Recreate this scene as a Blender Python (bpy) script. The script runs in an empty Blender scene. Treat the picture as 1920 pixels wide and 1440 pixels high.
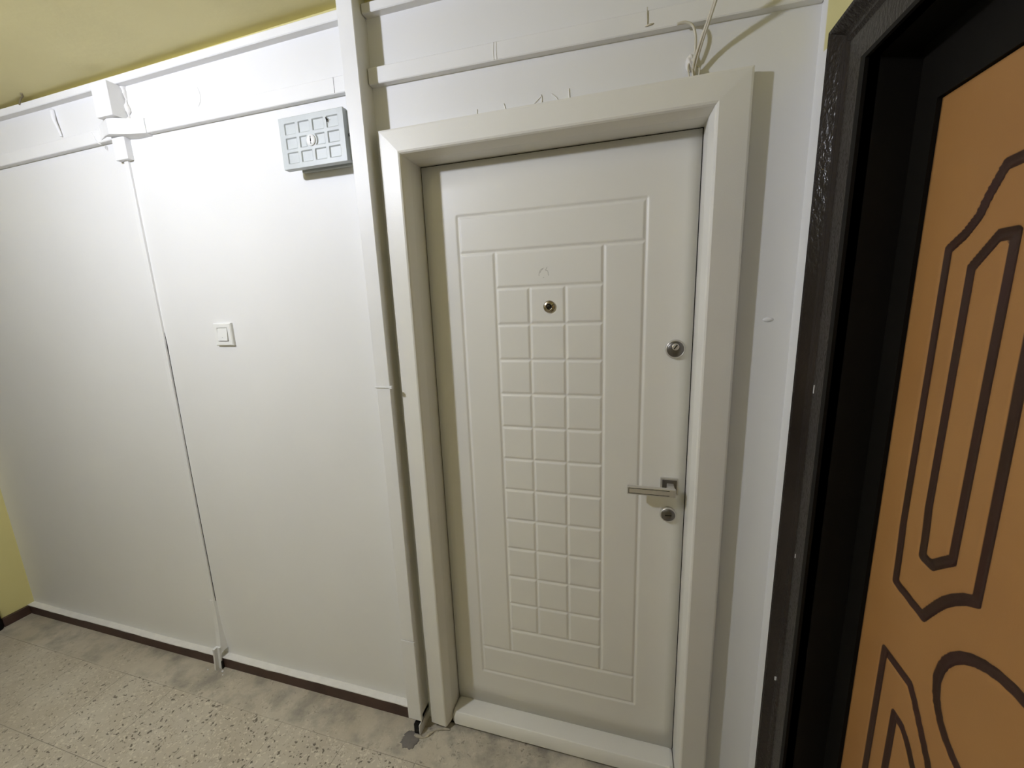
import bpy, bmesh, math, random
import numpy as np
from mathutils import Vector, noise

# ------------------------------------------------------------------ scene, camera, world, exposure
sc = bpy.context.scene
C = sc.collection
cd = bpy.data.cameras.new('camera'); cam = bpy.data.objects.new('camera', cd); C.objects.link(cam)
cam.location = (0.6423, -1.2544, 1.6223)
cam.rotation_euler = (1.3757, 0.0358, 0.2783)
cd.sensor_fit = 'HORIZONTAL'; cd.sensor_width = 36.0; cd.lens = 759.0/1920*36; cd.clip_start = 0.01
sc.camera = cam
w = bpy.data.worlds.new('world'); sc.world = w; w.use_nodes = True
w.node_tree.nodes['Background'].inputs[0].default_value = (1.0, 0.96, 0.85, 1)
w.node_tree.nodes['Background'].inputs[1].default_value = 0.0
vs = sc.view_settings
vs.view_transform = 'Standard'; vs.look = 'None'; vs.gamma = 1.0; vs.use_curve_mapping = False
vs.exposure = 0.14
LAMP = (-0.90, -1.27, 2.418)      # globe lamp just under the ceiling, left of the photographer
FILL = (0.10, -2.90, 2.30)      # unseen fill globe, added behind the camera to brighten door and floor
LAMP_R = 0.046
LAMP_STRENGTH = 740.0
FILL_STRENGTH = 70.0
LAMP_COLOUR = (0.90, 0.945, 1.11, 1)

WY = -0.068      # face of the white wall
XR = 1.035       # face of the wall with the brown door
XL = -2.600      # face of the far yellow wall
YF = -3.60       # wall behind the photographer, set back so less light bounces
ZC = 2.489       # ceiling at x = -0.2, it sags a little to the left

# ------------------------------------------------------------------ materials
def nodes(name):
    m = bpy.data.materials.new(name); m.use_nodes = True
    nt = m.node_tree; b = nt.nodes['Principled BSDF']
    return m, nt, b
def N(nt, t, **k):
    n = nt.nodes.new(t)
    for a, v in k.items():
        if a.startswith('i_'): n.inputs[a[2:].replace('_', ' ')].default_value = v
        else: setattr(n, a, v)
    return n
def ramp(nt, src, stops, interp='LINEAR'):
    r = nt.nodes.new('ShaderNodeValToRGB'); r.color_ramp.interpolation = interp
    e = r.color_ramp.elements
    e[0].position, e[0].color = stops[0]; e[1].position, e[1].color = stops[-1]
    for p, c in stops[1:-1]:
        k = e.new(p); k.color = c
    nt.links.new(src, r.inputs[0]); return r
def mix(nt, fac, a, b, mode='MIX'):
    n = nt.nodes.new('ShaderNodeMix'); n.data_type = 'RGBA'; n.blend_type = mode
    for s, v in ((n.inputs[0], fac), (n.inputs[6], a), (n.inputs[7], b)):
        if hasattr(v, 'links'): nt.links.new(v, s)
        else: s.default_value = v
    return n.outputs[2]
def coords(nt): return nt.nodes.new('ShaderNodeTexCoord').outputs['Object']
def noise_tex(nt, vec, scale, detail=4, rough=.55):
    n = N(nt, 'ShaderNodeTexNoise'); n.inputs['Scale'].default_value = scale
    n.inputs['Detail'].default_value = detail; n.inputs['Roughness'].default_value = rough
    nt.links.new(vec, n.inputs['Vector']); return n.outputs['Fac']
def bump(nt, b, h, strength, dist):
    n = nt.nodes.new('ShaderNodeBump'); n.inputs['Strength'].default_value = strength
    n.inputs['Distance'].default_value = dist
    nt.links.new(h, n.inputs['Height']); nt.links.new(n.outputs[0], b.inputs['Normal']); return n
def paint(name, col, rough=.5, var=.04, vscale=3.0, bscale=60, bstr=.15, bdist=.002, spec=.5, coat=0.0):
    m, nt, b = nodes(name)
    v = coords(nt)
    f = noise_tex(nt, v, vscale, 5)
    c1 = (*[c*(1-var) for c in col], 1); c2 = (*[min(1, c*(1+var)) for c in col], 1)
    r = ramp(nt, f, [(.3, c1), (.7, c2)])
    nt.links.new(r.outputs[0], b.inputs['Base Color'])
    b.inputs['Roughness'].default_value = rough
    b.inputs['Specular IOR Level'].default_value = spec
    b.inputs['Coat Weight'].default_value = coat
    if bstr: bump(nt, b, noise_tex(nt, v, bscale, 3), bstr, bdist)
    return m
def metal(name, col, rough=.3, bscale=200, bstr=.03):
    m, nt, b = nodes(name)
    v = coords(nt)
    b.inputs['Base Color'].default_value = (*col, 1); b.inputs['Metallic'].default_value = 1
    f = noise_tex(nt, v, bscale, 2)
    r = ramp(nt, f, [(.3, (rough*.8,)*3+(1,)), (.7, (rough*1.2,)*3+(1,))])
    nt.links.new(r.outputs[0], b.inputs['Roughness'])
    return m

M = {}
M['wall_white'] = paint('wall_white', (.80, .795, .785), .55, .015, 2.2, 14, .22, .004)
M['plastic_white'] = paint('painted_plastic_white', (.80, .795, .785), .45, .02, 8, 90, .12, .001)
M['switch_white'] = paint('switch_plastic', (.80, .80, .78), .3, .01, 8, 90, 0)
M['door_white'] = paint('door_white', (.78, .765, .715), .40, .012, 4, 700, .10, .0006)
M['frame_white'] = paint('frame_white', (.78, .765, .715), .38, .02, 6, 420, .22, .0010)
M['yellow'] = paint('yellow_paint', (.66, .60, .27), .6, .04, 2, 30, .2, .003)
M['ceiling'] = paint('ceiling_paint', (.72, .65, .34), .7, .05, 2.5, 40, .2, .003)
M['wall_far'] = paint('low_bounce_wall', (.30, .26, .14), .6, .04, 2, 30, .2, .003)  # yellow darkened so the unseen wall bounces less light
M['skirt'] = paint('brown_skirting', (.058, .030, .022), .55, .25, 12, 60, .25, .002)
M['dark_gap'] = paint('dark_gap', (.012, .010, .008), .9, .2, 20, 60, 0)
M['grey_plastic'] = paint('grey_plastic', (.49, .52, .52), .42, .05, 22, 120, .1, .001)
M['disc_white'] = paint('disc_white', (.85, .85, .84), .4, .01, 20, 120, 0)
M['chrome'] = metal('satin_chrome', (.66, .64, .61), .36); M['chrome'].node_tree.nodes['Principled BSDF'].inputs['Metallic'].default_value = .7
M['dark_metal'] = metal('dark_nickel', (.20, .19, .18), .38)
M['nickel'] = metal('aged_nickel', (.42, .37, .29), .25)
M['lens'] = paint('lens_black', (.01, .009, .008), .08, .1, 20, 60, 0)
M['cord'] = paint('cord_white', (.62, .58, .47), .5, .06, 40, 200, .1, .0005)
M['old_wire'] = paint('old_wire', (.22, .18, .10), .7, .2, 40, 200, .1, .0005)
M['plaster'] = paint('plaster', (.76, .74, .70), .8, .05, 30, 150, .5, .002)
M['brown_dark'] = paint('dark_brown_reveal', (.0065, .0055, .0042), .6, .1, 8, 200, .1, .0005, spec=.12)

# hammered dark brown enamel of the surround
def hammered():
    m, nt, b = nodes('hammered_brown')
    v = coords(nt)
    mp = N(nt, 'ShaderNodeMapping'); mp.inputs['Scale'].default_value = (1, 1, .55)
    mp.inputs['Rotation'].default_value = (.5, 0, 0)
    nt.links.new(v, mp.inputs['Vector'])
    f = noise_tex(nt, v, 5, 4)
    r = ramp(nt, f, [(.3, (.016, .012, .010, 1)), (.7, (.024, .018, .015, 1))])
    nt.links.new(r.outputs[0], b.inputs['Base Color'])
    b.inputs['Roughness'].default_value = .22; b.inputs['Specular IOR Level'].default_value = .25
    n = N(nt, 'ShaderNodeTexNoise'); n.inputs['Scale'].default_value = 170; n.inputs['Detail'].default_value = 2
    nt.links.new(mp.outputs[0], n.inputs['Vector'])
    bump(nt, b, n.outputs['Fac'], .75, .0016)
    return m
M['hammered'] = hammered()

# orange door skin, dark brown paint kept in the routed grooves (mesh attribute tells how far a point is from a groove)
def orange():
    m, nt, b = nodes('orange_door_skin')
    v = coords(nt)
    f = noise_tex(nt, v, 4, 5)
    base = ramp(nt, f, [(.3, (.34, .165, .052, 1)), (.7, (.375, .19, .062, 1))])
    f2 = noise_tex(nt, v, 9, 4)
    gro = ramp(nt, f2, [(.35, (.032, .014, .006, 1)), (.65, (.040, .014, .009, 1))])
    a = N(nt, 'ShaderNodeAttribute', attribute_name='groove')
    k = ramp(nt, a.outputs['Fac'], [(.45, (0, 0, 0, 1)), (.55, (1, 1, 1, 1))])
    c = mix(nt, k.outputs[0], base.outputs[0], gro.outputs[0])
    nt.links.new(c, b.inputs['Base Color'])
    b.inputs['Roughness'].default_value = .45; b.inputs['Specular IOR Level'].default_value = .3
    bump(nt, b, noise_tex(nt, v, 260, 3), .12, .0008)
    return m
M['orange'] = orange()

# terrazzo tiles with a smooth cement border along the white wall
def floor_mat():
    m, nt, b = nodes('terrazzo_floor')
    v = coords(nt)
    sep = N(nt, 'ShaderNodeSeparateXYZ'); nt.links.new(v, sep.inputs[0])
    def math_(op, a, c=None, clamp=False):
        n = N(nt, 'ShaderNodeMath', operation=op, use_clamp=clamp)
        for i, s in enumerate((a, c)):
            if s is None: continue
            if hasattr(s, 'links'): nt.links.new(s, n.inputs[i])
            else: n.inputs[i].default_value = s
        return n.outputs[0]
    big = noise_tex(nt, v, 3.2, 6, .6)
    base = ramp(nt, big, [(.3, (.42, .370, .285, 1)), (.5, (.50, .45, .36, 1)), (.72, (.58, .535, .44, 1))])
    # chips
    warp = N(nt, 'ShaderNodeTexNoise'); warp.inputs['Scale'].default_value = 55; nt.links.new(v, warp.inputs['Vector'])
    wv = N(nt, 'ShaderNodeMix', data_type='VECTOR'); wv.inputs[0].default_value = .035
    nt.links.new(v, wv.inputs[4]); nt.links.new(warp.outputs['Color'], wv.inputs[5])
    def chips(scale, thr, soft, keep):
        vo = N(nt, 'ShaderNodeTexVoronoi'); vo.inputs['Scale'].default_value = scale
        nt.links.new(wv.outputs[1], vo.inputs['Vector'])
        d = ramp(nt, vo.outputs['Distance'], [(thr, (1, 1, 1, 1)), (thr+soft, (0, 0, 0, 1))])
        s = N(nt, 'ShaderNodeSeparateColor'); nt.links.new(vo.outputs['Color'], s.inputs[0])
        kk = math_('GREATER_THAN', s.outputs[0], keep)
        return math_('MULTIPLY', d.outputs[0], kk), s.outputs[1]
    dark, _ = chips(58, .22, .10, .55)
    dark2, _ = chips(115, .26, .12, .60)
    light, lv = chips(75, .32, .10, .40)
    wear = noise_tex(nt, v, 1.5, 3)
    # speckles fade towards the far left, where the floor is dusty
    gx = math_('MULTIPLY_ADD', sep.outputs[0], .55); nt.nodes[-1].inputs[2].default_value = .92
    fade = math_('MULTIPLY', math_('ADD', gx, math_('MULTIPLY_ADD', wear, .6)), 1.0, True)
    # border strip : y > -0.235 is plain cement
    wob = math_('MULTIPLY', math_('SUBTRACT', noise_tex(nt, v, 5, 3), .5), .05)
    yy = math_('ADD', sep.outputs[1], wob)
    inner = math_('MULTIPLY', math_('SUBTRACT', -.225, yy), 60.0, True)
    patch = ramp(nt, noise_tex(nt, v, 4.1, 3), [(.42, (.06, .06, .06, 1)), (.60, (.55, .55, .55, 1))])
    inner2 = math_('MAXIMUM', inner, patch.outputs[0])
    inn = math_('MULTIPLY', inner2, fade)
    c = mix(nt, math_('MULTIPLY', light, math_('MULTIPLY', inn, .55)), base.outputs[0], (.72, .67, .55, 1))
    c = mix(nt, math_('MULTIPLY', dark2, math_('MULTIPLY', inn, .5)), c, (.20, .16, .11, 1))
    c = mix(nt, math_('MULTIPLY', dark, math_('MULTIPLY', inn, .85)), c, (.085, .065, .045, 1))
    # grey cement smears in the border strip
    sm = ramp(nt, noise_tex(nt, v, 7.5, 5, .62), [(.44, (0, 0, 0, 1)), (.66, (1, 1, 1, 1))])
    outer = math_('SUBTRACT', 1.0, inner)
    c = mix(nt, math_('MULTIPLY', sm.outputs[0], math_('MULTIPLY', outer, .85)), c, (.25, .23, .195, 1))
    st = ramp(nt, noise_tex(nt, v, 13, 4, .6), [(.55, (0, 0, 0, 1)), (.75, (1, 1, 1, 1))])
    c = mix(nt, math_('MULTIPLY', st.outputs[0], .35), c, (.36, .31, .24, 1))
    # tile joints : one along the wall strip, others 30 cm apart
    br = N(nt, 'ShaderNodeTexBrick', offset=0.0); br.inputs['Scale'].default_value = 1.0
    br.inputs['Brick Width'].default_value = .30; br.inputs['Row Height'].default_value = .30
    br.inputs['Mortar Size'].default_value = .0015; br.inputs['Mortar Smooth'].default_value = .3
    mv = N(nt, 'ShaderNodeMapping'); mv.inputs['Location'].default_value = (.075, .238, 0)
    nt.links.new(v, mv.inputs['Vector']); nt.links.new(mv.outputs[0], br.inputs['Vector'])
    c = mix(nt, math_('MULTIPLY', br.outputs['Fac'], math_('MULTIPLY', wear, math_('MULTIPLY', inner, 1.0))), c, (.10, .08, .06, 1))
    nt.links.new(c, b.inputs['Base Color'])
    rr = ramp(nt, big, [(.3, (.42, .42, .42, 1)), (.7, (.62, .62, .62, 1))])
    nt.links.new(rr.outputs[0], b.inputs['Roughness'])
    h = math_('SUBTRACT', noise_tex(nt, v, 60, 4), math_('MULTIPLY', dark, math_('MULTIPLY', inn, 1.2)))
    bump(nt, b, h, .35, .0015)
    return m
M['floor'] = floor_mat()
def wall_right_mat():
    m, nt, b = nodes('yellow_wall_with_white_edge')
    v = coords(nt)
    sep = N(nt, 'ShaderNodeSeparateXYZ'); nt.links.new(v, sep.inputs[0])
    mr = N(nt, 'ShaderNodeMapRange'); mr.inputs['From Min'].default_value = -.104; mr.inputs['From Max'].default_value = -.098
    zr = N(nt, 'ShaderNodeMapRange'); zr.inputs['From Min'].default_value = 2.135; zr.inputs['From Max'].default_value = 2.118
    zr.inputs['To Max'].default_value = .09; nt.links.new(sep.outputs[2], zr.inputs['Value'])
    ad = N(nt, 'ShaderNodeMath', operation='ADD'); nt.links.new(sep.outputs[1], ad.inputs[0]); nt.links.new(zr.outputs[0], ad.inputs[1])
    nt.links.new(ad.outputs[0], mr.inputs['Value'])
    f = noise_tex(nt, v, 2, 5)
    y = ramp(nt, f, [(.3, (.63, .57, .25, 1)), (.7, (.69, .63, .29, 1))])
    c = mix(nt, mr.outputs[0], y.outputs[0], (.80, .795, .785, 1))
    nt.links.new(c, b.inputs['Base Color']); b.inputs['Roughness'].default_value = .55
    bump(nt, b, noise_tex(nt, v, 30, 3), .2, .003)
    return m
M['wall_right'] = wall_right_mat()
def back_wall_mat():
    m, nt, b = nodes('white_wall_yellow_top')
    v = coords(nt)
    sep = N(nt, 'ShaderNodeSeparateXYZ'); nt.links.new(v, sep.inputs[0])
    # the white paint stops a finger's width under the ceiling
    mr = N(nt, 'ShaderNodeMapRange'); mr.inputs['From Min'].default_value = 2.448; mr.inputs['From Max'].default_value = 2.456
    nt.links.new(sep.outputs[2], mr.inputs['Value'])
    c = mix(nt, mr.outputs[0], (.80, .795, .785, 1), (.66, .60, .27, 1))
    f = noise_tex(nt, v, 2.2, 5)
    r = ramp(nt, f, [(.3, (.96, .96, .96, 1)), (.7, (1, 1, 1, 1))])
    c = mix(nt, 1.0, c, r.outputs[0], 'MULTIPLY')
    nt.links.new(c, b.inputs['Base Color']); b.inputs['Roughness'].default_value = .5
    bump(nt, b, noise_tex(nt, v, 12, 4), .22, .004)
    return m
M['wall_back'] = back_wall_mat()
def glow(LAMP_STRENGTH):
    m = bpy.data.materials.new('lamp_glow'); m.use_nodes = True; nt = m.node_tree; nt.nodes.clear()
    o = nt.nodes.new('ShaderNodeOutputMaterial'); e = nt.nodes.new('ShaderNodeEmission')
    e.inputs[0].default_value = LAMP_COLOUR; e.inputs[1].default_value = LAMP_STRENGTH
    nt.links.new(e.outputs[0], o.inputs[0]); return m
M['glow'] = glow(LAMP_STRENGTH); M['glow_fill'] = glow(FILL_STRENGTH)

# ------------------------------------------------------------------ helpers
def tag(o, label=None, cat=None, group=None, kind=None):
    if label: o['label'] = label
    if cat: o['category'] = cat
    if group: o['group'] = group
    if kind: o['kind'] = kind
    return o
def obj(name, bm, mat, parent=None, smooth=False, bevel=0, seg=2):
    me = bpy.data.meshes.new(name)
    bmesh.ops.recalc_face_normals(bm, faces=bm.faces[:])
    bm.to_mesh(me); bm.free()
    me.materials.append(M[mat] if isinstance(mat, str) else mat)
    o = bpy.data.objects.new(name, me); C.objects.link(o)
    if parent: o.parent = parent
    if smooth or bevel:
        for p in me.polygons: p.use_smooth = True
    if bevel:
        b = o.modifiers.new('bevel', 'BEVEL'); b.width = bevel; b.segments = seg; b.limit_method = 'ANGLE'
        b.angle_limit = math.radians(35); b.harden_normals = False
        wn = o.modifiers.new('wn', 'WEIGHTED_NORMAL'); wn.keep_sharp = False
    return o
def empty(name, loc=(0, 0, 0)):
    o = bpy.data.objects.new(name, None); C.objects.link(o); o.empty_display_size = .05
    return o
def box(bm, x0, x1, y0, y1, z0, z1):
    vs_ = [bm.verts.new((x, y, z)) for x in (x0, x1) for y in (y0, y1) for z in (z0, z1)]
    for f in ((0, 1, 3, 2), (4, 6, 7, 5), (0, 4, 5, 1), (2, 3, 7, 6), (0, 2, 6, 4), (1, 5, 7, 3)):
        bm.faces.new([vs_[i] for i in f])
    return vs_
def boxobj(name, mat, parent, *a, bevel=0):
    bm = bmesh.new(); box(bm, *a); return obj(name, bm, mat, parent, bevel=bevel)
def extrude_loop(bm, rings, close_ring=True, caps=True, close_path=False):
    """rings: list of lists of points; skins consecutive rings"""
    R = [[bm.verts.new(p) for p in r] for r in rings]
    n = len(R[0])
    pairs = list(zip(R, R[1:])) + ([(R[-1], R[0])] if close_path else [])
    for a, b in pairs:
        for i in range(n if close_ring else n-1):
            j = (i+1) % n
            bm.faces.new((a[i], a[j], b[j], b[i]))
    if caps and close_ring and not close_path:
        bm.faces.new(R[0][::-1]); bm.faces.new(R[-1])
    return R
def lathe(bm, prof, centre, n=40, axis='y'):
    """prof: (radius, depth towards the viewer = -y)"""
    rings = []
    for k in range(n):
        a = 2*math.pi*k/n
        rings.append([(centre[0]+r*math.cos(a), centre[1]-d, centre[2]+r*math.sin(a)) for r, d in prof])
    R = [[bm.verts.new(p) for p in r] for r in rings]
    for k in range(n):
        a, b = R[k], R[(k+1) % n]
        for i in range(len(prof)-1):
            bm.faces.new((a[i], a[i+1], b[i+1], b[i]))
    bm.faces.new([r[0] for r in R]); bm.faces.new([r[-1] for r in R][::-1])
def tube(bm, pts, r, n=10, smooth=4):
    P = [Vector(p) for p in pts]
    out = []
    for i in range(len(P)-1):
        p0 = P[max(i-1, 0)]; p1 = P[i]; p2 = P[i+1]; p3 = P[min(i+2, len(P)-1)]
        for s in range(smooth):
            t = s/smooth
            out.append(.5*((2*p1)+(p2-p0)*t+(2*p0-5*p1+4*p2-p3)*t*t+(3*p1-p0-3*p2+p3)*t**3))
    out.append(P[-1])
    rings = []; up = Vector((0, -1, 0.1)).normalized()
    for i, p in enumerate(out):
        d = (out[min(i+1, len(out)-1)]-out[max(i-1, 0)]).normalized()
        u = d.cross(up).normalized(); v = d.cross(u).normalized()
        rr = r(i/(len(out)-1)) if callable(r) else r
        rings.append([p+u*rr*math.cos(2*math.pi*k/n)+v*rr*math.sin(2*math.pi*k/n) for k in range(n)])
    extrude_loop(bm, rings)
def rect_with_hole(bm, axis, pos, thick, a0, a1, b0, b1, h):
    """slab in plane (a,b) with a hole h=(ha0,ha1,hb0,hb1) that may touch the bottom"""
    ha0, ha1, hb0, hb1 = h
    cells = [(a0, ha0, b0, b1), (ha1, a1, b0, b1), (ha0, ha1, hb1, b1)]
    if hb0 > b0: cells.append((ha0, ha1, b0, hb0))
    for c in cells:
        if axis == 'y': box(bm, c[0], c[1], min(pos, pos+thick), max(pos, pos+thick), c[2], c[3])
        else: box(bm, min(pos, pos+thick), max(pos, pos+thick), c[0], c[1], c[2], c[3])

# ------------------------------------------------------------------ the setting
bm = bmesh.new(); box(bm, XL-.3, XR+.3, YF-.2, .4, -.15, 0)
tag(obj('floor', bm, 'floor'), 'worn beige terrazzo floor with dark speckles and a plain cement border', 'floor', kind='structure')

def zc(x): return ZC + .0185*(x+.2) if x < -.2 else ZC
bm = bmesh.new()
xs = [XL-.15, -.2, XR+.15]
rings = [[(x, YF-.1, zc(x)), (x, .15, zc(x)), (x, .15, 2.8), (x, YF-.1, 2.8)] for x in xs]
extrude_loop(bm, rings)
tag(obj('ceiling', bm, 'ceiling'), 'dull yellow painted ceiling', 'ceiling', kind='structure')

bm = bmesh.new(); rect_with_hole(bm, 'y', WY, .20, XL-.15, XR+.15, -.10, 2.7, (-.03, .85, .0, 2.085))
tag(obj('wall_back', bm, 'wall_back'), 'white painted wall around the white door, yellow line at the ceiling', 'wall', kind='structure')
bm = bmesh.new(); rect_with_hole(bm, 'x', XR, .20, YF-.1, WY, -.10, 2.7, (-1.099, -.293, .0, 2.024))
tag(obj('wall_right', bm, 'wall_right'), 'yellow wall holding the brown and orange door, its edge painted white', 'wall', kind='structure')
bm = bmesh.new(); box(bm, XL-.15, XL, YF-.1, WY, -.10, 2.7)
tag(obj('wall_left', bm, 'yellow'), 'pale yellow wall at the far left end', 'wall', kind='structure')
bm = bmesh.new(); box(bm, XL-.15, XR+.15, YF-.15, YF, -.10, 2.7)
tag(obj('wall_front', bm, 'wall_far'), 'dull yellow wall behind the viewer, darkened to cut bounced light', 'wall', kind='structure')

# skirting : brown tile face, ledge on top smeared with white paint
bm = bmesh.new()
BH = lambda x: .050 + .007*max(0, min(1, (x+1.3)/1.1)) + .001*math.sin(x*9)
xs = np.linspace(XL, -.152, 60)
rings = []
for x in xs:
    h = BH(x)
    rings.append([(x, WY+.01, 0), (x, -.0955, 0), (x, -.0955, h-.004), (x, -.093, h), (x, WY+.01, h)])
extrude_loop(bm, rings)
tag(obj('baseboard_back', bm, 'skirt'), 'low brown skirting along the foot of the white wall', 'skirting', kind='structure')
bm = bmesh.new(); rings = []
for x in xs:
    e = .004*noise.noise((x*14, 0, 0)) + .002*noise.noise((x*60, 3, 0))
    h = BH(x)
    rings.append([(x, WY+.005, h-.001), (x, -.0930, h-.001), (x, -.0953, h-.0025+e), (x, -.0962, h-.0025+e), (x, -.0958, h+.0005), (x, -.093, h+.0016), (x, WY+.005, h+.0025)])
extrude_loop(bm, rings)
tag(obj('trim_1', bm, 'plaster'), 'white paint line covering the top ledge of the brown skirting', 'trim', kind='structure')
bm = bmesh.new(); box(bm, XL-.01, XL+.016, -.20, -.096, 0, .05)
tag(obj('baseboard_left', bm, 'skirt', bevel=.002), 'short brown skirting piece on the far yellow wall', 'skirting', kind='structure')

# ------------------------------------------------------------------ door_1 : white steel door
door = empty('door_1')
tag(door, 'white panelled door with grid of square panels, in a white frame', 'door', kind='structure')
ZB, ZT, LW = .054, 2.054, .8173
# leaf with routed grooves : rectilinear height field
G = []   # (x0,x1,z0,z1) groove centre lines
oxl, oxr, ozt, ozb = .116, .681, 1.895, .210
G += [(oxl, oxr, ozt, ozt), (oxl, oxr, ozb, ozb), (oxl, oxl, ozb, ozt), (oxr, oxr, ozb, ozt)]
G += [(oxl, oxr, 1.784, 1.784), (oxl, oxr, .321, .321)]
ixl, ixr = .233, .566
G += [(ixl, ixl, .321, 1.784), (ixr, ixr, .321, 1.784)]
rows = [1.672 - .1139*k for k in range(12)]
for z in rows: G.append((ixl, ixr, z, z))
for xx in (.341, .453): G.append((xx, xx, rows[-1], rows[0]))
HWG, DEP = .0088, .0031
offs = [-1.3, -1, -.75, -.5, -.25, 0, .25, .5, .75, 1, 1.3]
def breaks(vals, lo, hi):
    s = {lo, hi}
    for v in vals:
        for o in offs: s.add(round(v+o*HWG, 5))
    for k in range(24): s.add(round(lo+(hi-lo)*k/24, 5))
    s = sorted(s); out = [s[0]]
    for v in s[1:]:
        if v-out[-1] > .0008: out.append(v)
    return out
gx = breaks(sorted({g[0] for g in G if g[0] == g[1]}), .002, LW-.002)
gz = breaks(sorted({g[2] for g in G if g[2] == g[3]}), ZB+.001, ZT-.002)
XX, ZZ = np.meshgrid(gx, gz, indexing='ij')
D = np.zeros_like(XX)
for x0, x1, z0, z1 in G:
    dx = np.maximum(np.maximum(x0-XX, XX-x1), 0); dz = np.maximum(np.maximum(z0-ZZ, ZZ-z1), 0)
    d = np.sqrt(dx*dx+dz*dz)/HWG
    prof = np.where(d < 1, (.5+.5*np.cos(np.pi*d)), 0)
    D = np.maximum(D, DEP*prof)
bm = bmesh.new()
V = [[bm.verts.new((gx[i], D[i, j], gz[j])) for j in range(len(gz))] for i in range(len(gx))]
for i in range(len(gx)-1):
    for j in range(len(gz)-1):
        bm.faces.new((V[i][j], V[i+1][j], V[i+1][j+1], V[i][j+1]))
# rim and back
B = [bm.verts.new((x, .05, z)) for x, z in ((gx[0], gz[0]), (gx[-1], gz[0]), (gx[-1], gz[-1]), (gx[0], gz[-1]))]
bm.faces.new([V[i][0] for i in range(len(gx))][::-1]+[B[0], B[1]])
bm.faces.new([V[i][-1] for i in range(len(gx))]+[B[2], B[3]])
bm.faces.new([V[0][j] for j in range(len(gz))]+[B[3], B[0]])
bm.faces.new([V[-1][j] for j in range(len(gz))][::-1]+[B[1], B[2]])
bm.faces.new(B)
leaf = obj('door_leaf', bm, 'door_white', door, smooth=True)
for p in leaf.data.polygons:
    if len(p.vertices) > 4 or abs(p.normal.y) < .2: p.use_smooth = False
# scratched faint mark above the peephole : thin pencil strokes
def stroke(name, pts, r, mat, parent):
    bm = bmesh.new(); tube(bm, pts, r, 6, 3); return obj(name, bm, mat, parent, smooth=True)
M['pencil'] = paint('pencil', (.33, .31, .27), .8, .1, 50, 60, 0)
bm = bmesh.new()
for pts in ([(.389, 0, 1.727), (.378, 0, 1.721), (.3735, 0, 1.712), (.373, 0, 1.703)], [(.386, 0, 1.724), (.380, 0, 1.719), (.376, 0, 1.712)],
            [(.399, 0, 1.729), (.395, 0, 1.722), (.393, 0, 1.719)], [(.394, 0, 1.719), (.400, 0, 1.717), (.402, 0, 1.707), (.403, 0, 1.703)],
            [(.385, 0, 1.6985), (.389, 0, 1.698)]):
    tube(bm, pts, .00055, 5, 3)
obj('scratched_mark', bm, 'pencil', leaf, smooth=True)

# peephole
pc = (.4035, 0, 1.610)
bm = bmesh.new(); lathe(bm, [(.0185, -.002), (.0188, .002), (.0175, .0045), (.014, .0062), (.0125, .0062), (.0115, .008), (.0095, .0085), (.0085, .006), (.008, .004)], pc)
pe = obj('peephole', bm, 'nickel', leaf, smooth=True); pe['label'] = 'round brass-toned peephole'
def lens_disc(name, centre, r, d, mat, parent, dome=.0):
    bm = bmesh.new(); lathe(bm, [(r, d-.003), (r, d), (r*.6, d+dome*.7), (r*.2, d+dome)], centre, 28)
    return obj(name, bm, mat, parent, smooth=True)
# peephole lens joins its rim's mesh level as sibling part of the leaf
lens_disc('peephole_lens', pc, .0086, .0045, 'lens', leaf, .003)

# upper lock : chrome ring, dark disc, half keyway
def lock(name, c, R, keyangle, klen, label, up):
    bm = bmesh.new(); lathe(bm, [(R, -.002), (R, .005), (R*.97, .009), (R*.90, .0115), (R*.84, .0118), (R*.82, .0100)], c, 44)
    o = obj(name, bm, 'chrome', leaf, smooth=True); o['label'] = label
    bm = bmesh.new(); lathe(bm, [(R*.83, .006), (R*.83, .0105), (R*.78, .0122), (R*.3, .0128), (R*.05, .0128)], c, 44)
    obj('lock_disc', bm, 'dark_metal', leaf, smooth=True)
    kc = Vector((c[0], c[1]-.0128, c[2]+up))
    if up:
        bm = bmesh.new(); lathe(bm, [(R*.36, .010), (R*.36, .0136), (R*.30, .0142), (R*.05, .0142)], (c[0], c[1], c[2]+up), 28)
        obj('key_cylinder', bm, 'chrome', leaf, smooth=True); kc.y -= .0016
    bm = bmesh.new()
    box(bm, -klen/2, klen/2, -.0006, .002, -.0014, .0014)
    for v_ in bm.verts:
        x_, z_ = v_.co.x, v_.co.z
        v_.co = kc + Vector((x_*math.cos(keyangle)-z_*math.sin(keyangle), v_.co.y, x_*math.sin(keyangle)+z_*math.cos(keyangle)))
    obj('keyway', bm, 'lens', leaf)
lock('upper_lock', (.7705, 0, 1.478), .0275, math.radians(55), .015, 'round lock with a dark face and slanted key slot', .007)
lock('lower_lock', (.7695, 0, .958), .0245, math.radians(3), .019, 'round lock with dark face and level key slot, below the handle', 0)

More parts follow.
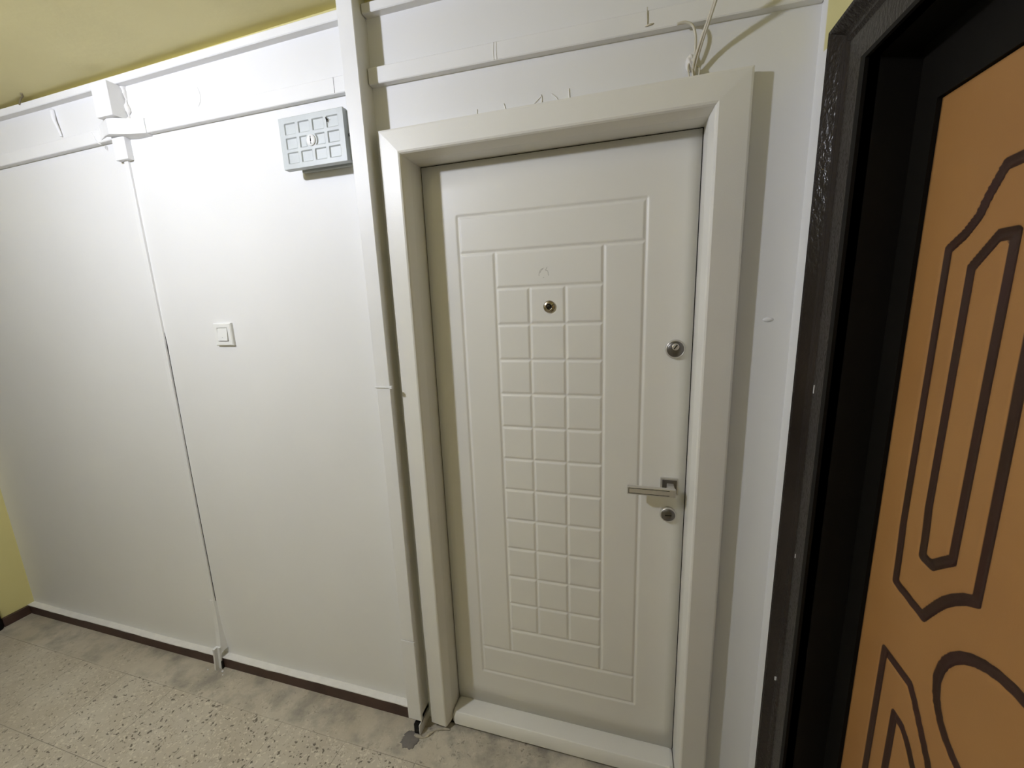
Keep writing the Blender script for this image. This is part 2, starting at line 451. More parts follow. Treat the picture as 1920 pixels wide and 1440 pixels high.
# lever handle
h = boxobj('door_handle', 'chrome', leaf, .743, .797, -.008, .001, 1.026, 1.080, bevel=.0015)
h['label'] = 'satin chrome lever handle on a square rose'
boxobj('rose_inset', 'dark_metal', leaf, .749, .791, -.0105, -.006, 1.032, 1.074, bevel=.001)
bm = bmesh.new()   # neck then lever, one swept body
secs = [((.772, -.008, 1.055), .0095, .0095), ((.772, -.030, 1.055), .0095, .0095)]
box(bm, .762, .782, -.048, -.008, 1.044, 1.064)
box(bm, .645, .784, -.060, -.046, 1.041, 1.066)
obj('lever', bm, 'chrome', leaf, bevel=.0022)
bm = bmesh.new()   # dark outline let into the lever face
t = .0014; x0, x1, z0, z1 = .649, .766, 1.045, 1.062
for a in ((x0, x1, z0, z0+t), (x0, x1, z1-t, z1), (x0, x0+t, z0, z1)):
    box(bm, a[0], a[1], -.0604, -.0590, a[2], a[3])
obj('lever_inlay', bm, 'lens', leaf)

# frame : one moulded portal
prof = [(-.001, .035), (-.001, -.064), (-.0025, -.072), (-.0085, -.099), (-.0115, -.1035), (-.016, -.1055), (-.072, -.1015), (-.0765, -.100), (-.078, -.0965), (-.078, -.060), (-.0275, -.060), (-.0275, .035)]
PR = lambda t_: t_ - .009 if t_ < -.07 else t_      # the right side is a little wider
bm = bmesh.new()
rings = [[(t_, y, .020) for t_, y in prof],
         [(t_, y, ZT+.0 - t_*1.03) for t_, y in prof],
         [(LW - PR(t_), y, ZT+.0 - t_*1.03) for t_, y in prof],
         [(LW - PR(t_), y, .020) for t_, y in prof]]
assert len(rings) == 4
rings = [rings[0], rings[1], rings[2], rings[3]]
extrude_loop(bm, rings)
fr = obj('door_frame', bm, 'frame_white', door, bevel=.0)
for p in fr.data.polygons: p.use_smooth = False
fr.data.update()
# black strips standing in for the shade in the gap round the leaf
bm = bmesh.new()
rings = [[(x, y, z) for x, y in ((-.003, .006), (.006, .006), (.006, .012), (-.003, .012))] for z in (ZB-.02, ZT+.002)]
box(bm, -.002, .0018, .004, .03, ZB, ZT+.002); box(bm, LW-.0018, LW+.002, .004, .03, ZB, ZT+.002)
box(bm, -.002, LW+.002, .004, .03, ZT-.0016, ZT+.002); box(bm, 0, LW, .004, .03, ZB-.003, ZB+.0008)
obj('leaf_gap_shade', bm, 'lens', door)
# threshold
bm = bmesh.new()
tp = [(.035, .008), (.035, .0535), (-.062, .0575), (-.067, .0570), (-.078, .040), (-.079, .012), (-.074, .010)]
rings = []
for x, k in ((.0015, 0), (.014, 1), (LW-.014, 1), (LW-.0015, 0)):
    rings.append([(x, y if (y > 0 or k) else y*.0 + min(y+.0, y)+ (.010 if y < -.06 else 0), z - (0 if k else (.008 if z > .05 else 0))) for y, z in tp])
extrude_loop(bm, rings)
obj('threshold', bm, 'frame_white', door, bevel=.0015)
boxobj('threshold_shade', 'dark_gap', door, .0, LW, -.068, .03, .0, .011)  # dark block painted in for the shade under the threshold

# ------------------------------------------------------------------ door_2 : brown and orange door on the right wall
d2 = empty('door_2')
tag(d2, 'orange brown door with dark routed ornaments in a dark brown frame', 'door', kind='structure')
OY, IY, OZ, IZ = -.184, -.334, 2.132, 2.012     # surround outer / inner edges
EY = -1.08                                      # far inner edge
XF = 1.012
aw = IY-OY
pr = [(0, XR+.005), (0, XF+.008), (.003, XF+.001), (.010, XF-.003), (.016, XF-.001), (.034, XF+.014), (.040, XF+.017), (.052, XF+.017), (.057, XF+.011), (.063, XF+.009), (.070, XF+.013), (.136, XF+.013), (.143, XF+.010), (.147, XF+.006), (.150, XF+.012), (.150, XR+.005)]
wz = OZ-IZ
bm = bmesh.new()
def kz(t_): return t_/.150*wz
rings = [[(xx, OY-t_, .0) for t_, xx in pr],
         [(xx, OY-t_, OZ-kz(t_)) for t_, xx in pr],
         [(xx, EY-.150+t_, OZ-kz(t_)) for t_, xx in pr],
         [(xx, EY-.150+t_, .0) for t_, xx in pr]]
extrude_loop(bm, rings)
o = obj('architrave', bm, 'hammered', d2); o['label'] = 'hammered dark brown surround with a rounded glossy edge'
LX = 1.106
# lining of the reveal, with the wide inner frame face
bm = bmesh.new()
lin = [(IY, IZ, XF+.006), (IY, IZ, LX-.006), (-.384, 1.916, LX-.006), (-.384, 1.916, LX+.05), (IY+.016, IZ+.008, LX+.05), (IY+.016, IZ+.008, XF+.006)]
rings = [[(x, y, 0) for y, z, x in lin], [(x, y, z) for y, z, x in lin],
         [(x, -1.392-y, z) for y, z, x in lin], [(x, -1.392-y, 0) for y, z, x in lin]]
extrude_loop(bm, rings)
obj('door_frame', bm, 'brown_dark', d2)
# leaf with grooves
CY = -.696
def mir(P): return [(2*CY-y, z) for y, z in P]
outer = [(-.452, 1.680), (-.480, 1.698), (-.500, 1.719), (-.512, 1.745), (-.531, 1.777), (-.556, 1.779), (-.612, 1.779), (-.613, 1.516), (-.616, 1.199),
         (-.598, 1.189), (-.580, 1.174), (-.565, 1.158), (-.553, 1.141), (-.541, 1.122), (-.530, 1.104), (-.456, 1.114), (-.452, 1.265), (-.452, 1.680)]
inner = [(-.503, 1.650), (-.540, 1.688), (-.566, 1.688), (-.565, 1.500), (-.565, 1.228), (-.548, 1.213), (-.530, 1.196), (-.507, 1.197), (-.503, 1.291), (-.503, 1.650)]
tri = [(-.458, .972), (-.531, .972), (-.545, .955), (-.592, .890), (-.616, .84), (-.616, .40), (-.580, .36), (-.53, .33), (-.458, .33), (-.458, .972)]
tri2 = [(-.508, .885), (-.528, .885), (-.544, .873), (-.568, .845), (-.575, .80), (-.575, .44), (-.54, .41), (-.508, .40), (-.508, .885)]
oval = [(-.690+.111*math.cos(a), 1.035+.099*math.sin(a)) for a in np.linspace(0, 2*math.pi, 33)]
low = [(-.690+.045*math.cos(a), .62+.25*math.sin(a)) for a in np.linspace(0, 2*math.pi, 33)]
polys = [outer, inner, tri, tri2, mir(outer), mir(inner), mir(tri), mir(tri2), oval]
step = .0042
ys = np.arange(-1.0075, -.3835+1e-6, step); zs = np.arange(.02, 1.915+1e-6, step)
YY, ZZ = np.meshgrid(ys, zs, indexing='ij')
DD = np.full(YY.shape, 9.)
for P in polys:
    for (a, b), (c, d) in zip(P, P[1:]):
        vx, vz = c-a, d-b; L = vx*vx+vz*vz
        if L < 1e-9: continue
        t_ = np.clip(((YY-a)*vx+(ZZ-b)*vz)/L, 0, 1)
        DD = np.minimum(DD, np.hypot(YY-a-t_*vx, ZZ-b-t_*vz))
HW2 = .0085
dep = np.where(DD < HW2, .0042*np.cos(np.pi/2*np.clip(DD/HW2, 0, 1))**.8, 0)
ny, nz = YY.shape
verts = np.stack([LX+dep, YY, ZZ], -1).reshape(-1, 3).tolist()
idx = np.arange(ny*nz).reshape(ny, nz)
faces = np.stack([idx[:-1, :-1], idx[:-1, 1:], idx[1:, 1:], idx[1:, :-1]], -1).reshape(-1, 4).tolist()
n0 = len(verts)
y0, y1, z0, z1 = float(ys[0]), float(ys[-1]), float(zs[0]), float(zs[-1])
verts += [(LX+.05, y0, z0), (LX+.05, y1, z0), (LX+.05, y1, z1), (LX+.05, y0, z1)]
faces.append([n0, n0+1, n0+2, n0+3])
for e_, (p, q) in ((idx[:, 0], (n0+1, n0)), (idx[:, -1], (n0+2, n0+3)), (idx[0, :], (n0+3, n0)), (idx[-1, :], (n0+2, n0+1))):
    faces.append([int(i) for i in e_]+[p, q])
me = bpy.data.meshes.new('door_leaf'); me.from_pydata(verts, [], faces); me.update()
me.materials.append(M['orange'])
for p in me.polygons: p.use_smooth = len(p.vertices) == 4
at = me.attributes.new('groove', 'FLOAT', 'POINT')
val = np.clip(.5+(HW2-DD)/(.012), 0, 1).reshape(-1).tolist()+[0, 0, 0, 0]
at.data.foreach_set('value', val)
lf2 = bpy.data.objects.new('door_leaf', me); C.objects.link(lf2); lf2.parent = d2
lf2['label'] = 'orange brown leaf with dark routed lines'
# chipped paint flecks on the surround
bm = bmesh.new()
for (y, z, a, l) in ((-.262, 1.42, .05, .009), (-.262, 1.022, .3, .005), (-.222, .64, .05, .005)):
    x = XF-.0035
    box(bm, XF+.0120, XF+.016, y-.0009, y+.0009, z-l, z+l)
obj('paint_chip', bm, 'disc_white', d2)

# door_3 : dark door frame at the far left edge
d3 = empty('door_3')
tag(d3, 'dark brown door frame at the far left, cut by the photo edge', 'door', kind='structure')
bm = bmesh.new(); rings = []
pr3 = [(0, 0), (0, .02), (.012, .03), (.07, .03), (.08, .02), (.08, 0)]
for s, z in ((0, 0), (0, 1), (1, 1), (1, 0)):
    rings.append([(XL+x_, (-.205-t_) if s == 0 else (-1.205+t_), (2.08-t_) if z else 0) for t_, x_ in pr3])
extrude_loop(bm, rings); obj('door_frame', bm, 'brown_dark', d3, bevel=.002)
bm = bmesh.new(); box(bm, XL+.001, XL+.012, -1.13, -.28, .005, 2.005)
box(bm, XL+.012, XL+.018, -1.03, -.38, 1.1, 1.9); box(bm, XL+.012, XL+.018, -1.03, -.38, .15, .95)
obj('door_leaf', bm, 'brown_dark', d3, bevel=.002)
boxobj('door_handle', 'chrome', d3, XL+.02, XL+.06, -.50, -.38, 1.0, 1.02, bevel=.004)

# ------------------------------------------------------------------ trunking
GT = 'white cable trunking on the wall'
def duct_z(name, x0, x1, depth, z0, z1, label, xoff=None, parent=None):
    bm = bmesh.new()
    box(bm, x0, x1, WY-depth, WY+.002, z0, z1)
    o = obj(name, bm, 'plastic_white', parent, bevel=.0015)
    if label: tag(o, label, 'cable trunking')
    return o
# tall vertical trunk beside the door
tr = empty('cable_trunking')
tag(tr, 'thick white vertical cable trunking running floor to ceiling left of the white door', 'cable trunking')
TL, TRt, TF = -.153, -.101, -.134
def bow(z): return .004*math.sin(math.pi*(z-.2)/2.2) if .2 < z < 2.4 else 0
bm = bmesh.new()   # backing channel, closed sides set in a little
zz = [0, .05, .2, .5, .8, 1.1, 1.4, 1.7, 2.0, 2.3, zc(-.1)-.001]
rings = [[(TL+.002+bow(z)*0, WY+.002, z), (TRt-.002, WY+.002, z), (TRt-.002+bow(z), TF+.005, z), (TL+.002+bow(z), TF+.005, z)] for z in zz[1:]]
extrude_loop(bm, rings); obj('trunking_base', bm, 'plastic_white', tr)
def cover(name, z0, z1, grow, label=None):
    bm = bmesh.new()
    n = 9; rings = []
    for k in range(n):
        z = z0+(z1-z0)*k/(n-1); b_ = bow(z)
        l, r_, f, lip = TL-grow+b_, TRt+grow+b_, TF-grow, .011
        rings.append([(l, f+lip, z), (l, f+.002, z), (l+.002, f, z), (r_-.002, f, z), (r_, f+.002, z), (r_, f+lip, z), (r_-.0015, f+lip, z), (r_-.0015, f+.003, z), (l+.0015, f+.003, z), (l+.0015, f+lip, z)])
    extrude_loop(bm, rings)
    return obj(name, bm, 'plastic_white', tr)
cover('trunking_cover', .412, zc(-.1)-.001, 0)
cover('trunking_cover', .058, .410, .0022)
bm = bmesh.new()   # side cheek that reaches the floor
vsx = [(TRt-.003, TF+.004, 0), (TRt-.003, WY, 0), (TRt-.003, WY, .06), (TRt-.003, TF+.004, .06)]
box(bm, TRt-.005, TRt-.002, TF-.012, WY+.001, 0, .046); box(bm, TRt-.005, TRt-.002, TF+.004, WY+.001, .04, .07); obj('trunking_cheek', bm, 'plastic_white', tr)
boxobj('cavity_shade', 'lens', tr, TL+.024, TRt-.0055, TF-.009, WY, 0, .044)  # black block standing in for shade inside the open trunking foot
# cable tie around the trunk
bm = bmesh.new()
zt = 1.372
b_ = bow(zt)
box(bm, TL-.001+b_, TRt+.001+b_, TF-.0028, TF+.0, zt-.0025, zt+.0025)
box(bm, TL-.003+b_, TL+.0+b_, TF-.0028, WY, zt-.0025, zt+.0025)
tie = obj('cable_tie', bm, 'switch_white', None, bevel=.0008)
tag(tie, 'thin white cable tie strapped round the thick vertical trunking', 'cable tie')
bm = bmesh.new(); box(bm, TRt-.001+b_, TRt+.009+b_, TF-.006, TF+.004, zt-.004, zt+.005)
obj('tie_head', bm, 'disc_white', tie, bevel=.001)

def raceway(name, pts, h, depth, label, bevel=.002, edge=.35):
    """pts: (x, z of lower edge)"""
    rings = []
    for x, z in pts:
        rings.append([(x, WY+.002, z), (x, WY-depth*.92, z+.0005), (x, WY-depth, z+.003), (x, WY-depth, z+h-.002), (x, WY-depth+.002, z+h), (x, WY+.002, z+h)])
    bm = bmesh.new(); extrude_loop(bm, rings)
    o = obj(name, bm, 'plastic_white', None)
    return tag(o, label, 'cable trunking')
raceway('cable_raceway', [(XL+.002, 2.418), (-1.6, 2.425), (-1.0, 2.432), (-.5, 2.438), (TL-.001, 2.442)], .026, .024,
        'white raceway under the ceiling, left of the thick vertical trunking')
raceway('cable_raceway', [(TRt+.001, 2.439), (.4, 2.436), (XR-.001, 2.434)], .026, .024,
        'white raceway under the ceiling, right of the thick vertical trunking')
def raceway_front(name, pts, h, depth, label): return raceway(name, pts, h, depth, label)
raceway('cable_raceway', [(XL+.002, 2.246), (-1.9, 2.252), (-1.26, 2.262), (-1.19, 2.263)], .044, .020,
        'white raceway on the wall at the far left, ending at the raised joint cover')
raceway('cable_raceway', [(-1.06, 2.263), (-.6, 2.261), (TL+.0015, 2.259)], .046, .018,
        'white raceway above the grey junction box, up to the thick vertical trunking')
raceway('cable_raceway', [(TRt+.001, 2.262), (.3, 2.257), (.65, 2.251), (XR-.001, 2.246)], .044, .020,
        'white raceway running above the white door frame')
bm = bmesh.new()
box(bm, -.2215, -.2205, WY-.0184, WY-.010, 2.262, 2.304)
tag(obj('raceway_seam', bm, 'dark_gap', None), 'thin upright joint line in the raceway just left of the thick trunking', 'seam')
bm = bmesh.new()
rings = []
for x, y, z0, z1 in ((-1.245, -.088, 2.268, 2.312), (-1.212, -.094, 2.276, 2.324), (-1.165, -.108, 2.272, 2.326), (-1.075, -.102, 2.262, 2.312), (-1.012, -.088, 2.2615, 2.309)):
    rings.append([(x, WY+.001, z0-.004), (x, y, z0), (x, y-.001, z0+.003), (x, y-.001, z1-.003), (x, y, z1), (x, WY+.001, z1)])
extrude_loop(bm, rings)
tag(obj('raceway_joint_cover', bm, 'plastic_white', None), 'raised white joint cover where the raceway branches downwards', 'cable trunking')
# small square box on the top raceway
bx = boxobj('terminal_box', 'plastic_white', None, -1.190, -1.110, -.121, WY+.001, 2.322, 2.431, bevel=.002)
tag(bx, 'small white square box hanging under the ceiling raceway, open edge of plaster', 'box')
bm = bmesh.new()
tube(bm, [(-1.106, -.070, 2.430), (-1.103, -.071, 2.40), (-1.105, -.070, 2.375), (-1.101, -.073, 2.350), (-1.105, -.070, 2.335), (-1.107, -.070, 2.324)], lambda t_: .0055+.003*math.sin(t_*13+1), 10, 8)
for v_ in bm.verts: v_.co += Vector(noise.noise_vector(v_.co*110))*.004
obj('plaster_edge', bm, 'plaster', bx, smooth=True)

# narrow raceway dropping down the wall
vr = empty('cable_raceway')
tag(vr, 'narrow white raceway dropping down the wall left of the light switch to the floor', 'cable trunking')
cx = [(2.205, -1.158), (2.0, -1.158), (1.8, -1.158), (1.55, -1.158), (1.2, -1.163), (.95, -1.168), (.6, -1.172), (.33, -1.176)]
bm = bmesh.new(); rings = []
for z, x in cx:
    rings.append([(x-.014, WY+.001, z), (x-.0125, WY-.007, z), (x-.0105, WY-.0085, z), (x+.0075, WY-.0085, z), (x+.009, WY-.007, z), (x+.0095, WY+.001, z)])
extrude_loop(bm, rings); obj('raceway_channel', bm, 'plastic_white', vr)
bm = bmesh.new(); rings = []
for z, x, y in ((.335, -1.177, .010), (.25, -1.172, .012), (.18, -1.168, .018), (.11, -1.160, .030), (.085, -1.158, .038)):
    rings.append([(x-.015, WY+.001, z), (x-.014, WY-y, z), (x+.010, WY-y, z), (x+.011, WY+.001, z)])
extrude_loop(bm, rings); obj('raceway_channel', bm, 'plastic_white', vr)
bm = bmesh.new(); rings = []
for z, x in ((.115, -1.158), (.05, -1.164), (0.0, -1.170)):
    rings.append([(x-.014, -.100, z), (x-.014, -.120, z), (x-.002, -.122, z), (x-.002, -.107, z), (x+.012, -.107, z), (x+.012, -.100, z)])
extrude_loop(bm, rings); obj('raceway_foot', bm, 'plastic_white', vr)
boxobj('raceway_slot', 'dark_gap', vr, -1.160, -1.150, -.1065, -.1005, .0, .040)
# dark slit where the raceway pulled off the wall
bm = bmesh.new(); rings = []
for z, x, h_ in ((1.56, -1.149, .0006), (1.50, -1.1485, .0022), (1.47, -1.148, .0006), (1.2, -1.1535, .0012), (.95, -1.1585, .0015), (.6, -1.1625, .0018), (.33, -1.1665, .0022)):
    rings.append([(x-h_, WY+.001, z), (x-h_, WY-.0012, z), (x+h_, WY-.0012, z), (x+h_, WY+.001, z)])
extrude_loop(bm, rings); obj('raceway_slit', bm, 'dark_gap', vr)
cp = boxobj('raceway_coupler', 'plastic_white', vr, -1.190, -1.126, -.089, WY+.001, 2.192, 2.268, bevel=.002)

# ------------------------------------------------------------------ grey junction box
jb = empty('junction_box')
tag(jb, 'grey plastic junction box with twelve sunken squares on its lid', 'junction box')
bm = bmesh.new()
jx0, jx1, jz0, jz1 = -.404, -.172, 2.058, 2.202
jf = WY-.058
box(bm, jx0+.018, -.1545, WY-.030, WY+.001, jz0+.012, jz1-.004)
obj('box_body', bm, 'grey_plastic', jb, bevel=.003)
boxobj('box_rim', 'grey_plastic', jb, jx0+.010, -.1535, WY-.042, WY-.026, jz0+.006, jz1-.002, bevel=.003)
boxobj('box_rim', 'grey_plastic', jb, jx0+.024, -.1540, WY-.012, WY+.001, jz0+.002, jz1-.004, bevel=.003)
# lid : height field with recessed squares
cols, rws = 4, 3
mx = .014; gw = (jx1-jx0-2*mx)/cols; gh = (jz1-jz0-2*mx+.006)/rws
nx, nz_ = 200, 120
lx = np.linspace(jx0, jx1, nx); lz = np.linspace(jz0, jz1, nz_)
LXX, LZZ = np.meshgrid(lx, lz, indexing='ij')
Hh = np.zeros_like(LXX)
lc = ((jx0+jx1)/2-.004, (jz0+jz1)/2-.001)
for i in range(cols):
    for j in range(rws):
        a0 = jx0+mx+gw*i+.0055; a1 = a0+gw-.011; b0 = jz0+mx-.003+gh*j+.0045; b1 = b0+gh-.010
        s = np.minimum(np.minimum(LXX-a0, a1-LXX), np.minimum(LZZ-b0, b1-LZZ))
        Hh = np.maximum(Hh, np.clip(s/.0013, 0, 1)*.0035)
dc = np.hypot(LXX-lc[0], LZZ-lc[1])
Hh = np.where(dc < .0225, np.minimum(Hh, np.clip((dc-.0205)/.002, 0, 1)*.0035), Hh)
bm = bmesh.new()
V = [[bm.verts.new((lx[i], jf+float(Hh[i, j]), lz[j])) for j in range(nz_)] for i in range(nx)]
for i in range(nx-1):
    for j in range(nz_-1): bm.faces.new((V[i][j], V[i+1][j], V[i+1][j+1], V[i][j+1]))
B = [bm.verts.new((x, jf+.020, z)) for x, z in ((lx[0], lz[0]), (lx[-1], lz[0]), (lx[-1], lz[-1]), (lx[0], lz[-1]))]
bm.faces.new([V[i][0] for i in range(nx)][::-1]+[B[0], B[1]])
bm.faces.new([V[i][-1] for i in range(nx)]+[B[2], B[3]])
bm.faces.new([V[0][j] for j in range(nz_)]+[B[3], B[0]])
bm.faces.new([V[-1][j] for j in range(nz_)][::-1]+[B[1], B[2]])
bm.faces.new(B)
lid = obj('box_lid', bm, 'grey_plastic', jb, smooth=True)
for p in lid.data.polygons:
    if len(p.vertices) > 4: p.use_smooth = False
bm = bmesh.new(); lathe(bm, [(.0160, -.001), (.0160, .0018), (.0150, .0028), (.003, .0030)], (lc[0], jf, lc[1]), 36)
cap = obj('lid_screw_cap', bm, 'disc_white', lid, smooth=True); cap['label'] = 'round white screw cap'
bm = bmesh.new()
for dz, hx, hz in ((0, .0016, .004), (.0095, .0012, .0012), (-.0085, .0010, .0022), (.002, .0008, .007)):
    box(bm, lc[0]-hx, lc[0]+hx, jf-.0034, jf-.0026, lc[1]+dz-hz, lc[1]+dz+hz)
obj('screw_slot', bm, 'dark_gap', lid)
bm = bmesh.new(); lathe(bm, [(.0048, 0), (.0050, .004), (.003, .005)], (jx1+.009, jf+.014, 2.130), 16)
obj('lid_screw', bm, 'lens', jb, smooth=True)
bm = bmesh.new()
tube(bm, [(jx1-.060, jf-.0003, 2.182), (jx1-.058, jf-.0004, 2.176), (jx1-.056, jf-.0003, 2.170)], .0016, 6)
tube(bm, [(jx1-.060, jf-.0002, 2.176), (jx1-.050, jf-.0002, 2.177)], .0008, 6)
obj('scuff', bm, 'dark_gap', lid)

# ------------------------------------------------------------------ light switch
sw = empty('light_switch')
tag(sw, 'white single rocker light switch on the white wall', 'light switch')
sx0, sx1, sz0, sz1 = -.874, -.790, 1.5065, 1.5905
bm = bmesh.new(); rings = []
r0 = lambda i, y: [(sx0+i, y, sz0+i), (sx1-i, y, sz0+i), (sx1-i, y, sz1-i), (sx0+i, y, sz1-i)]
rings = [r0(0, WY+.001), r0(0, WY-.008), r0(.003, WY-.0115), r0(.0165, WY-.0115), r0(.0175, WY-.007)]
extrude_loop(bm, rings); obj('switch_plate', bm, 'switch_white', sw)
bm = bmesh.new()
a0, a1, b0, b1 = sx0+.0185, sx1-.0185, sz0+.0185, sz1-.0185
vs8 = box(bm, a0, a1, WY-.0150, WY-.004, b0, b1)
for v_ in bm.verts:
    if v_.co.y < WY-.012 and v_.co.z > (b0+b1)/2: v_.co.y += .0035
    if v_.co.y < WY-.012 and v_.co.z < (b0+b1)/2: v_.co.y -= .001
obj('rocker', bm, 'switch_white', sw, bevel=.0008)
bm = bmesh.new(); lathe(bm, [(.0014, 0), (.0014, .0006), (.0004, .0008)], ((a0+a1)/2, WY-.0149, b0+.012), 12)
obj('rocker_mark', bm, 'grey_plastic', sw)

# ------------------------------------------------------------------ white cord above the door frame
cord = empty('power_cord')
tag(cord, 'thin off-white cord looping up from the top of the white door frame', 'cord')
bm = bmesh.new()
tube(bm, [(.777, -.078, 2.131), (.777, -.082, 2.150), (.776, -.090, 2.165), (.785, -.105, 2.195), (.800, -.135, 2.235), (.812, -.175, 2.275), (.820, -.21, 2.32), (.84, -.22, 2.38), (.87, -.20, 2.44), (.90, -.16, ZC)], .0032, 10)
tube(bm, [(.780, -.080, 2.131), (.780, -.083, 2.150), (.782, -.090, 2.166), (.790, -.106, 2.196), (.803, -.138, 2.233), (.815, -.178, 2.272), (.826, -.212, 2.316), (.846, -.222, 2.376), (.875, -.203, 2.44), (.905, -.163, ZC)], .0026, 10)
obj('cord_strand', bm, 'cord', cord, smooth=True)
bm = bmesh.new()
tube(bm, [(.735, -.0925, 2.250), (.752, -.094, 2.250), (.769, -.094, 2.240), (.777, -.092, 2.217), (.778, -.086, 2.190), (.776, -.082, 2.172)], .0028, 10)
obj('cord_strand', bm, 'cord', cord, smooth=True)
bm = bmesh.new()
for pts in ([(.768, -.080, 2.172), (.764, -.084, 2.158), (.770, -.083, 2.130)], [(.786, -.080, 2.160), (.790, -.083, 2.150), (.788, -.083, 2.130)], [(.775, -.082, 2.16), (.774, -.086, 2.15), (.778, -.085, 2.130)]):
    tube(bm, pts, .0020, 8)
obj('cord_end', bm, 'cord', cord, smooth=True)
bm = bmesh.new(); bmesh.ops.create_icosphere(bm, subdivisions=4, radius=.0135)
for v_ in bm.verts:
    n_ = noise.noise(v_.co*120); v_.co *= 1+.22*n_; v_.co = Vector((v_.co.x*.75, v_.co.y*.7, v_.co.z*1.35)) + Vector((.770, -.074, 2.172))
obj('plaster_lump', bm, 'plaster', cord, smooth=True)

# ------------------------------------------------------------------ plaster marks and bits
def lump(name, c, s, label, cat, mat='plaster', seed=0):
    bm = bmesh.new(); bmesh.ops.create_icosphere(bm, subdivisions=3, radius=1)
    for v_ in bm.verts:
        n_ = noise.noise(v_.co*2.2+Vector((seed, 0, 0))); v_.co *= 1+.25*n_
        v_.co = Vector((v_.co.x*s[0], v_.co.y*s[1], v_.co.z*s[2]))+Vector(c)
    o = obj(name, bm, mat, None, smooth=True); return tag(o, label, cat)
bm = bmesh.new()
tube(bm, [(-1.500, WY-.004, 2.414), (-1.493, WY-.010, 2.38), (-1.486, WY-.008, 2.35), (-1.480, WY-.005, 2.318)], lambda t_: .008-.004*t_, 10)
tag(obj('plaster_drip', bm, 'wall_white', None, smooth=True), 'short white plaster ridge hanging below the ceiling raceway at far left', 'plaster')
bm = bmesh.new()
tube(bm, [(-1.565, -.118, zc(-1.565)-.001), (-1.585, -.106, zc(-1.58)-.003), (-1.605, -.100, zc(-1.6)-.002), (-1.63, -.095, 2.452), (-1.638, -.094, 2.444)], lambda t_: .0035-.001*t_, 8)
tag(obj('wire_stub', bm, 'old_wire', None, smooth=True), 'small painted-over wire stub in the corner of ceiling and wall, far left', 'wire')
bm = bmesh.new()
tube(bm, [(-1.285, WY-.021, 2.300), (-1.27, WY-.022, 2.272), (-1.262, WY-.021, 2.262), (-1.256, WY-.016, 2.258)], .0018, 8)
tube(bm, [(-1.240, WY-.021, 2.312), (-1.238, WY-.022, 2.295), (-1.240, WY-.021, 2.287)], .0014, 8)
tube(bm, [(-1.253, WY-.004, 2.258), (-1.250, WY-.010, 2.250), (-1.252, WY-.004, 2.243)], .0016, 8)
tag(obj('wire_stub', bm, 'plastic_white', None, smooth=True), 'thin white wire end poking out left of the raised joint cover', 'wire')
bm = bmesh.new()
tube(bm, [(.668, WY-.021, 2.300), (.668, WY-.022, 2.285), (.669, WY-.021, 2.264)], .0011, 6)
tube(bm, [(.664, WY-.019, 2.262), (.674, WY-.022, 2.2625), (.683, WY-.019, 2.264)], .0022, 6)
tag(obj('wall_nail', bm, 'cord', None, smooth=True), 'small painted nail stub on the raceway above the door', 'nail')
bm = bmesh.new()
for pts in ([(.284, 2.300), (.282, 2.272), (.283, 2.259)], [(.291, 2.300), (.290, 2.28), (.291, 2.259)]):
    tube(bm, [(x, WY-.0202, z) for x, z in pts], .0009, 6)
tag(obj('paint_run', bm, 'plaster', None, smooth=True), 'pair of thin paint runs on the raceway left above the door', 'paint run')
bm = bmesh.new()
for pts in ([(.385, 2.147), (.398, 2.157), (.405, 2.162)], [(.404, 2.165), (.406, 2.155), (.405, 2.143)], [(.432, 2.163), (.445, 2.152), (.449, 2.143)], [(.478, 2.168), (.479, 2.155), (.480, 2.143)],
            [(.222, 2.158), (.221, 2.143)], [(.30, 2.16), (.305, 2.145)], [(.452, 2.142), (.40, 2.142), (.2, 2.141), (.0, 2.1405)], [(.45, 2.142), (.62, 2.142), (.74, 2.141)]):
    tube(bm, [(x, WY-.0004, z) for x, z in pts], .0018, 6)
tag(obj('plaster_crack', bm, 'plaster', None, smooth=True), 'rough plaster ridges and cracks just above the white door frame', 'plaster')
lump('plaster_lump', (.982, WY, 1.560), (.012, .0035, .006), 'small plaster bump on the white wall right of the door frame', 'plaster', 'wall_white')
# arc-shaped ridge above the mid raceway
bm = bmesh.new()
tube(bm, [(-.770, WY-.0003, 2.374), (-.763, WY-.0003, 2.352), (-.768, WY-.0003, 2.330), (-.785, WY-.0003, 2.315), (-.81, WY-.0003, 2.312)], .0016, 6)
tag(obj('plaster_arc', bm, 'wall_white', None, smooth=True), 'faint curved ridge in the plaster above the middle raceway', 'plaster')

# cement patch on the floor at the foot of the trunking
M['cement'] = paint('grey_cement', (.17, .155, .14), .85, .15, 20, 120, .4, .002)
M['cement_light'] = paint('light_cement', (.42, .38, .30), .85, .2, 40, 160, .5, .002)
bm = bmesh.new()
cen = Vector((-.135, -.168, 0)); n = 48; rings = []
shape = []
for k in range(n):
    a = 2*math.pi*k/n
    r_ = .040*(1+.5*noise.noise((math.cos(a)*1.6+3, math.sin(a)*1.6, 0))+.18*noise.noise((math.cos(a)*6, math.sin(a)*6, 2)))
    shape.append((cen.x+r_*1.05*math.cos(a), cen.y+r_*.85*math.sin(a)))
top = [bm.verts.new((x, y, .0008)) for x, y in shape]; inn = [bm.verts.new((cen.x+(x-cen.x)*.85, cen.y+(y-cen.y)*.85, .0028)) for x, y in shape]
for k in range(n): bm.faces.new((top[k], top[(k+1) % n], inn[(k+1) % n], inn[k]))
bm.faces.new(inn)
bot = [bm.verts.new((x, y, -.002)) for x, y in shape]
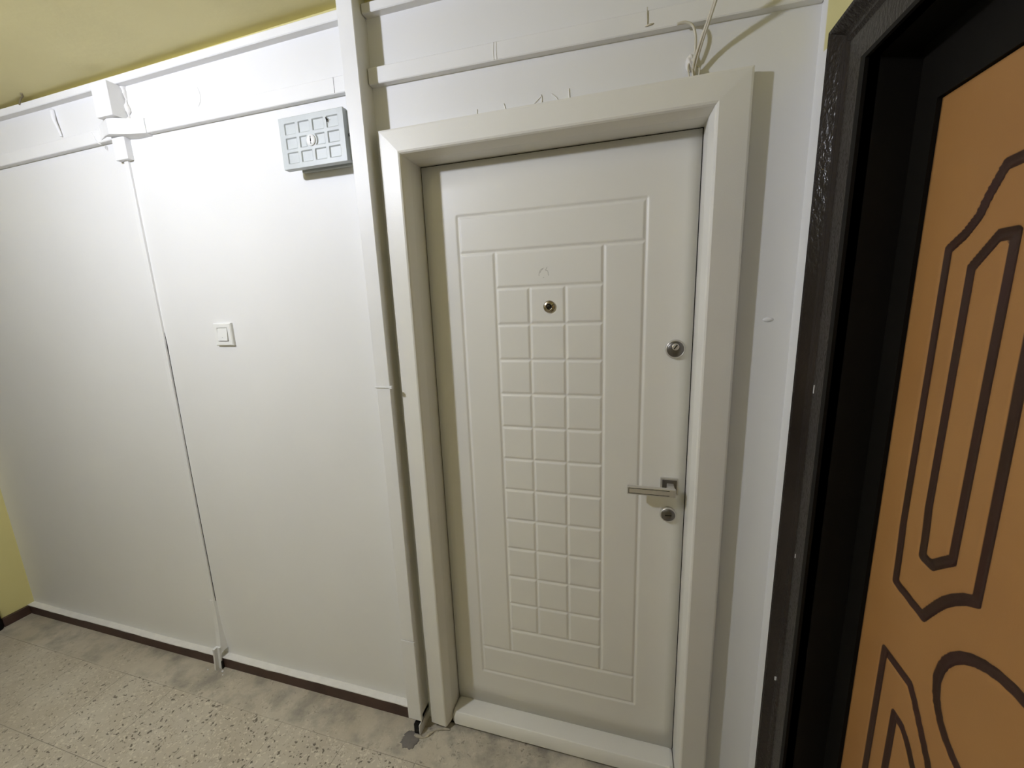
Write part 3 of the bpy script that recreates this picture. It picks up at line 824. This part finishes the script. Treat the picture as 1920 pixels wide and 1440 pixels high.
for k in range(n): bm.faces.new((bot[k], bot[(k+1) % n], top[(k+1) % n], top[k]))
bm.faces.new(bot[::-1])
tag(obj('cement_patch', bm, 'cement', None, smooth=True), 'dark grey cement patch on the floor at the foot of the thick trunking', 'cement')
bm = bmesh.new()
pts = [(-.125, -.150, .001), (-.100, -.152, .002), (-.085, -.150, .002), (-.072, -.135, .003), (-.060, -.120, .003), (-.045, -.108, .003), (-.020, -.100, .003), (.0, -.098, .002)]
tube(bm, pts, lambda t_: .0045+.002*math.sin(t_*17), 8, 5)
for v_ in bm.verts: v_.co += Vector(noise.noise_vector(v_.co*140))*.0025
tag(obj('cement_ridge', bm, 'cement_light', None, smooth=True), 'rough light cement ridge between the trunking foot and the door frame', 'cement')
# crumbs
for (x, y, r_, lab) in ((-1.215, -.128, .004, 'white plaster crumb on the floor left of the narrow raceway foot'), (-1.138, -.118, .005, 'white plaster crumb on the floor touching the narrow raceway foot'),
                   (-1.120, -.132, .003, 'tiny white plaster crumb on the floor right of the narrow raceway foot')):
    lump('plaster_crumb', (x, y, r_*.5), (r_, r_*.8, r_*.7), lab, 'plaster', 'disc_white', x*10)

# ------------------------------------------------------------------ ceiling lamp, and an added fill globe (both out of view)
def globe_lamp(pos, mat, label):
    lamp = empty('ceiling_light'); tag(lamp, label, 'ceiling light')
    bm = bmesh.new(); bmesh.ops.create_uvsphere(bm, u_segments=24, v_segments=16, radius=LAMP_R)
    for v_ in bm.verts: v_.co += Vector(pos)
    obj('glass_globe', bm, mat, lamp, smooth=True)
    top = zc(pos[0])-.0005; bot = pos[2]+LAMP_R-.010
    bm = bmesh.new()
    bmesh.ops.create_cone(bm, cap_ends=True, segments=32, radius1=.040, radius2=.050, depth=top-bot)
    for v_ in bm.verts: v_.co += Vector((pos[0], pos[1], (top+bot)/2))
    obj('lamp_base', bm, 'switch_white', lamp, smooth=False)
globe_lamp(LAMP, 'glow', 'round white glass globe lamp under the yellow ceiling, facing the white wall')
globe_lamp(FILL, 'glow_fill', 'unseen globe added behind the viewer as fill light')
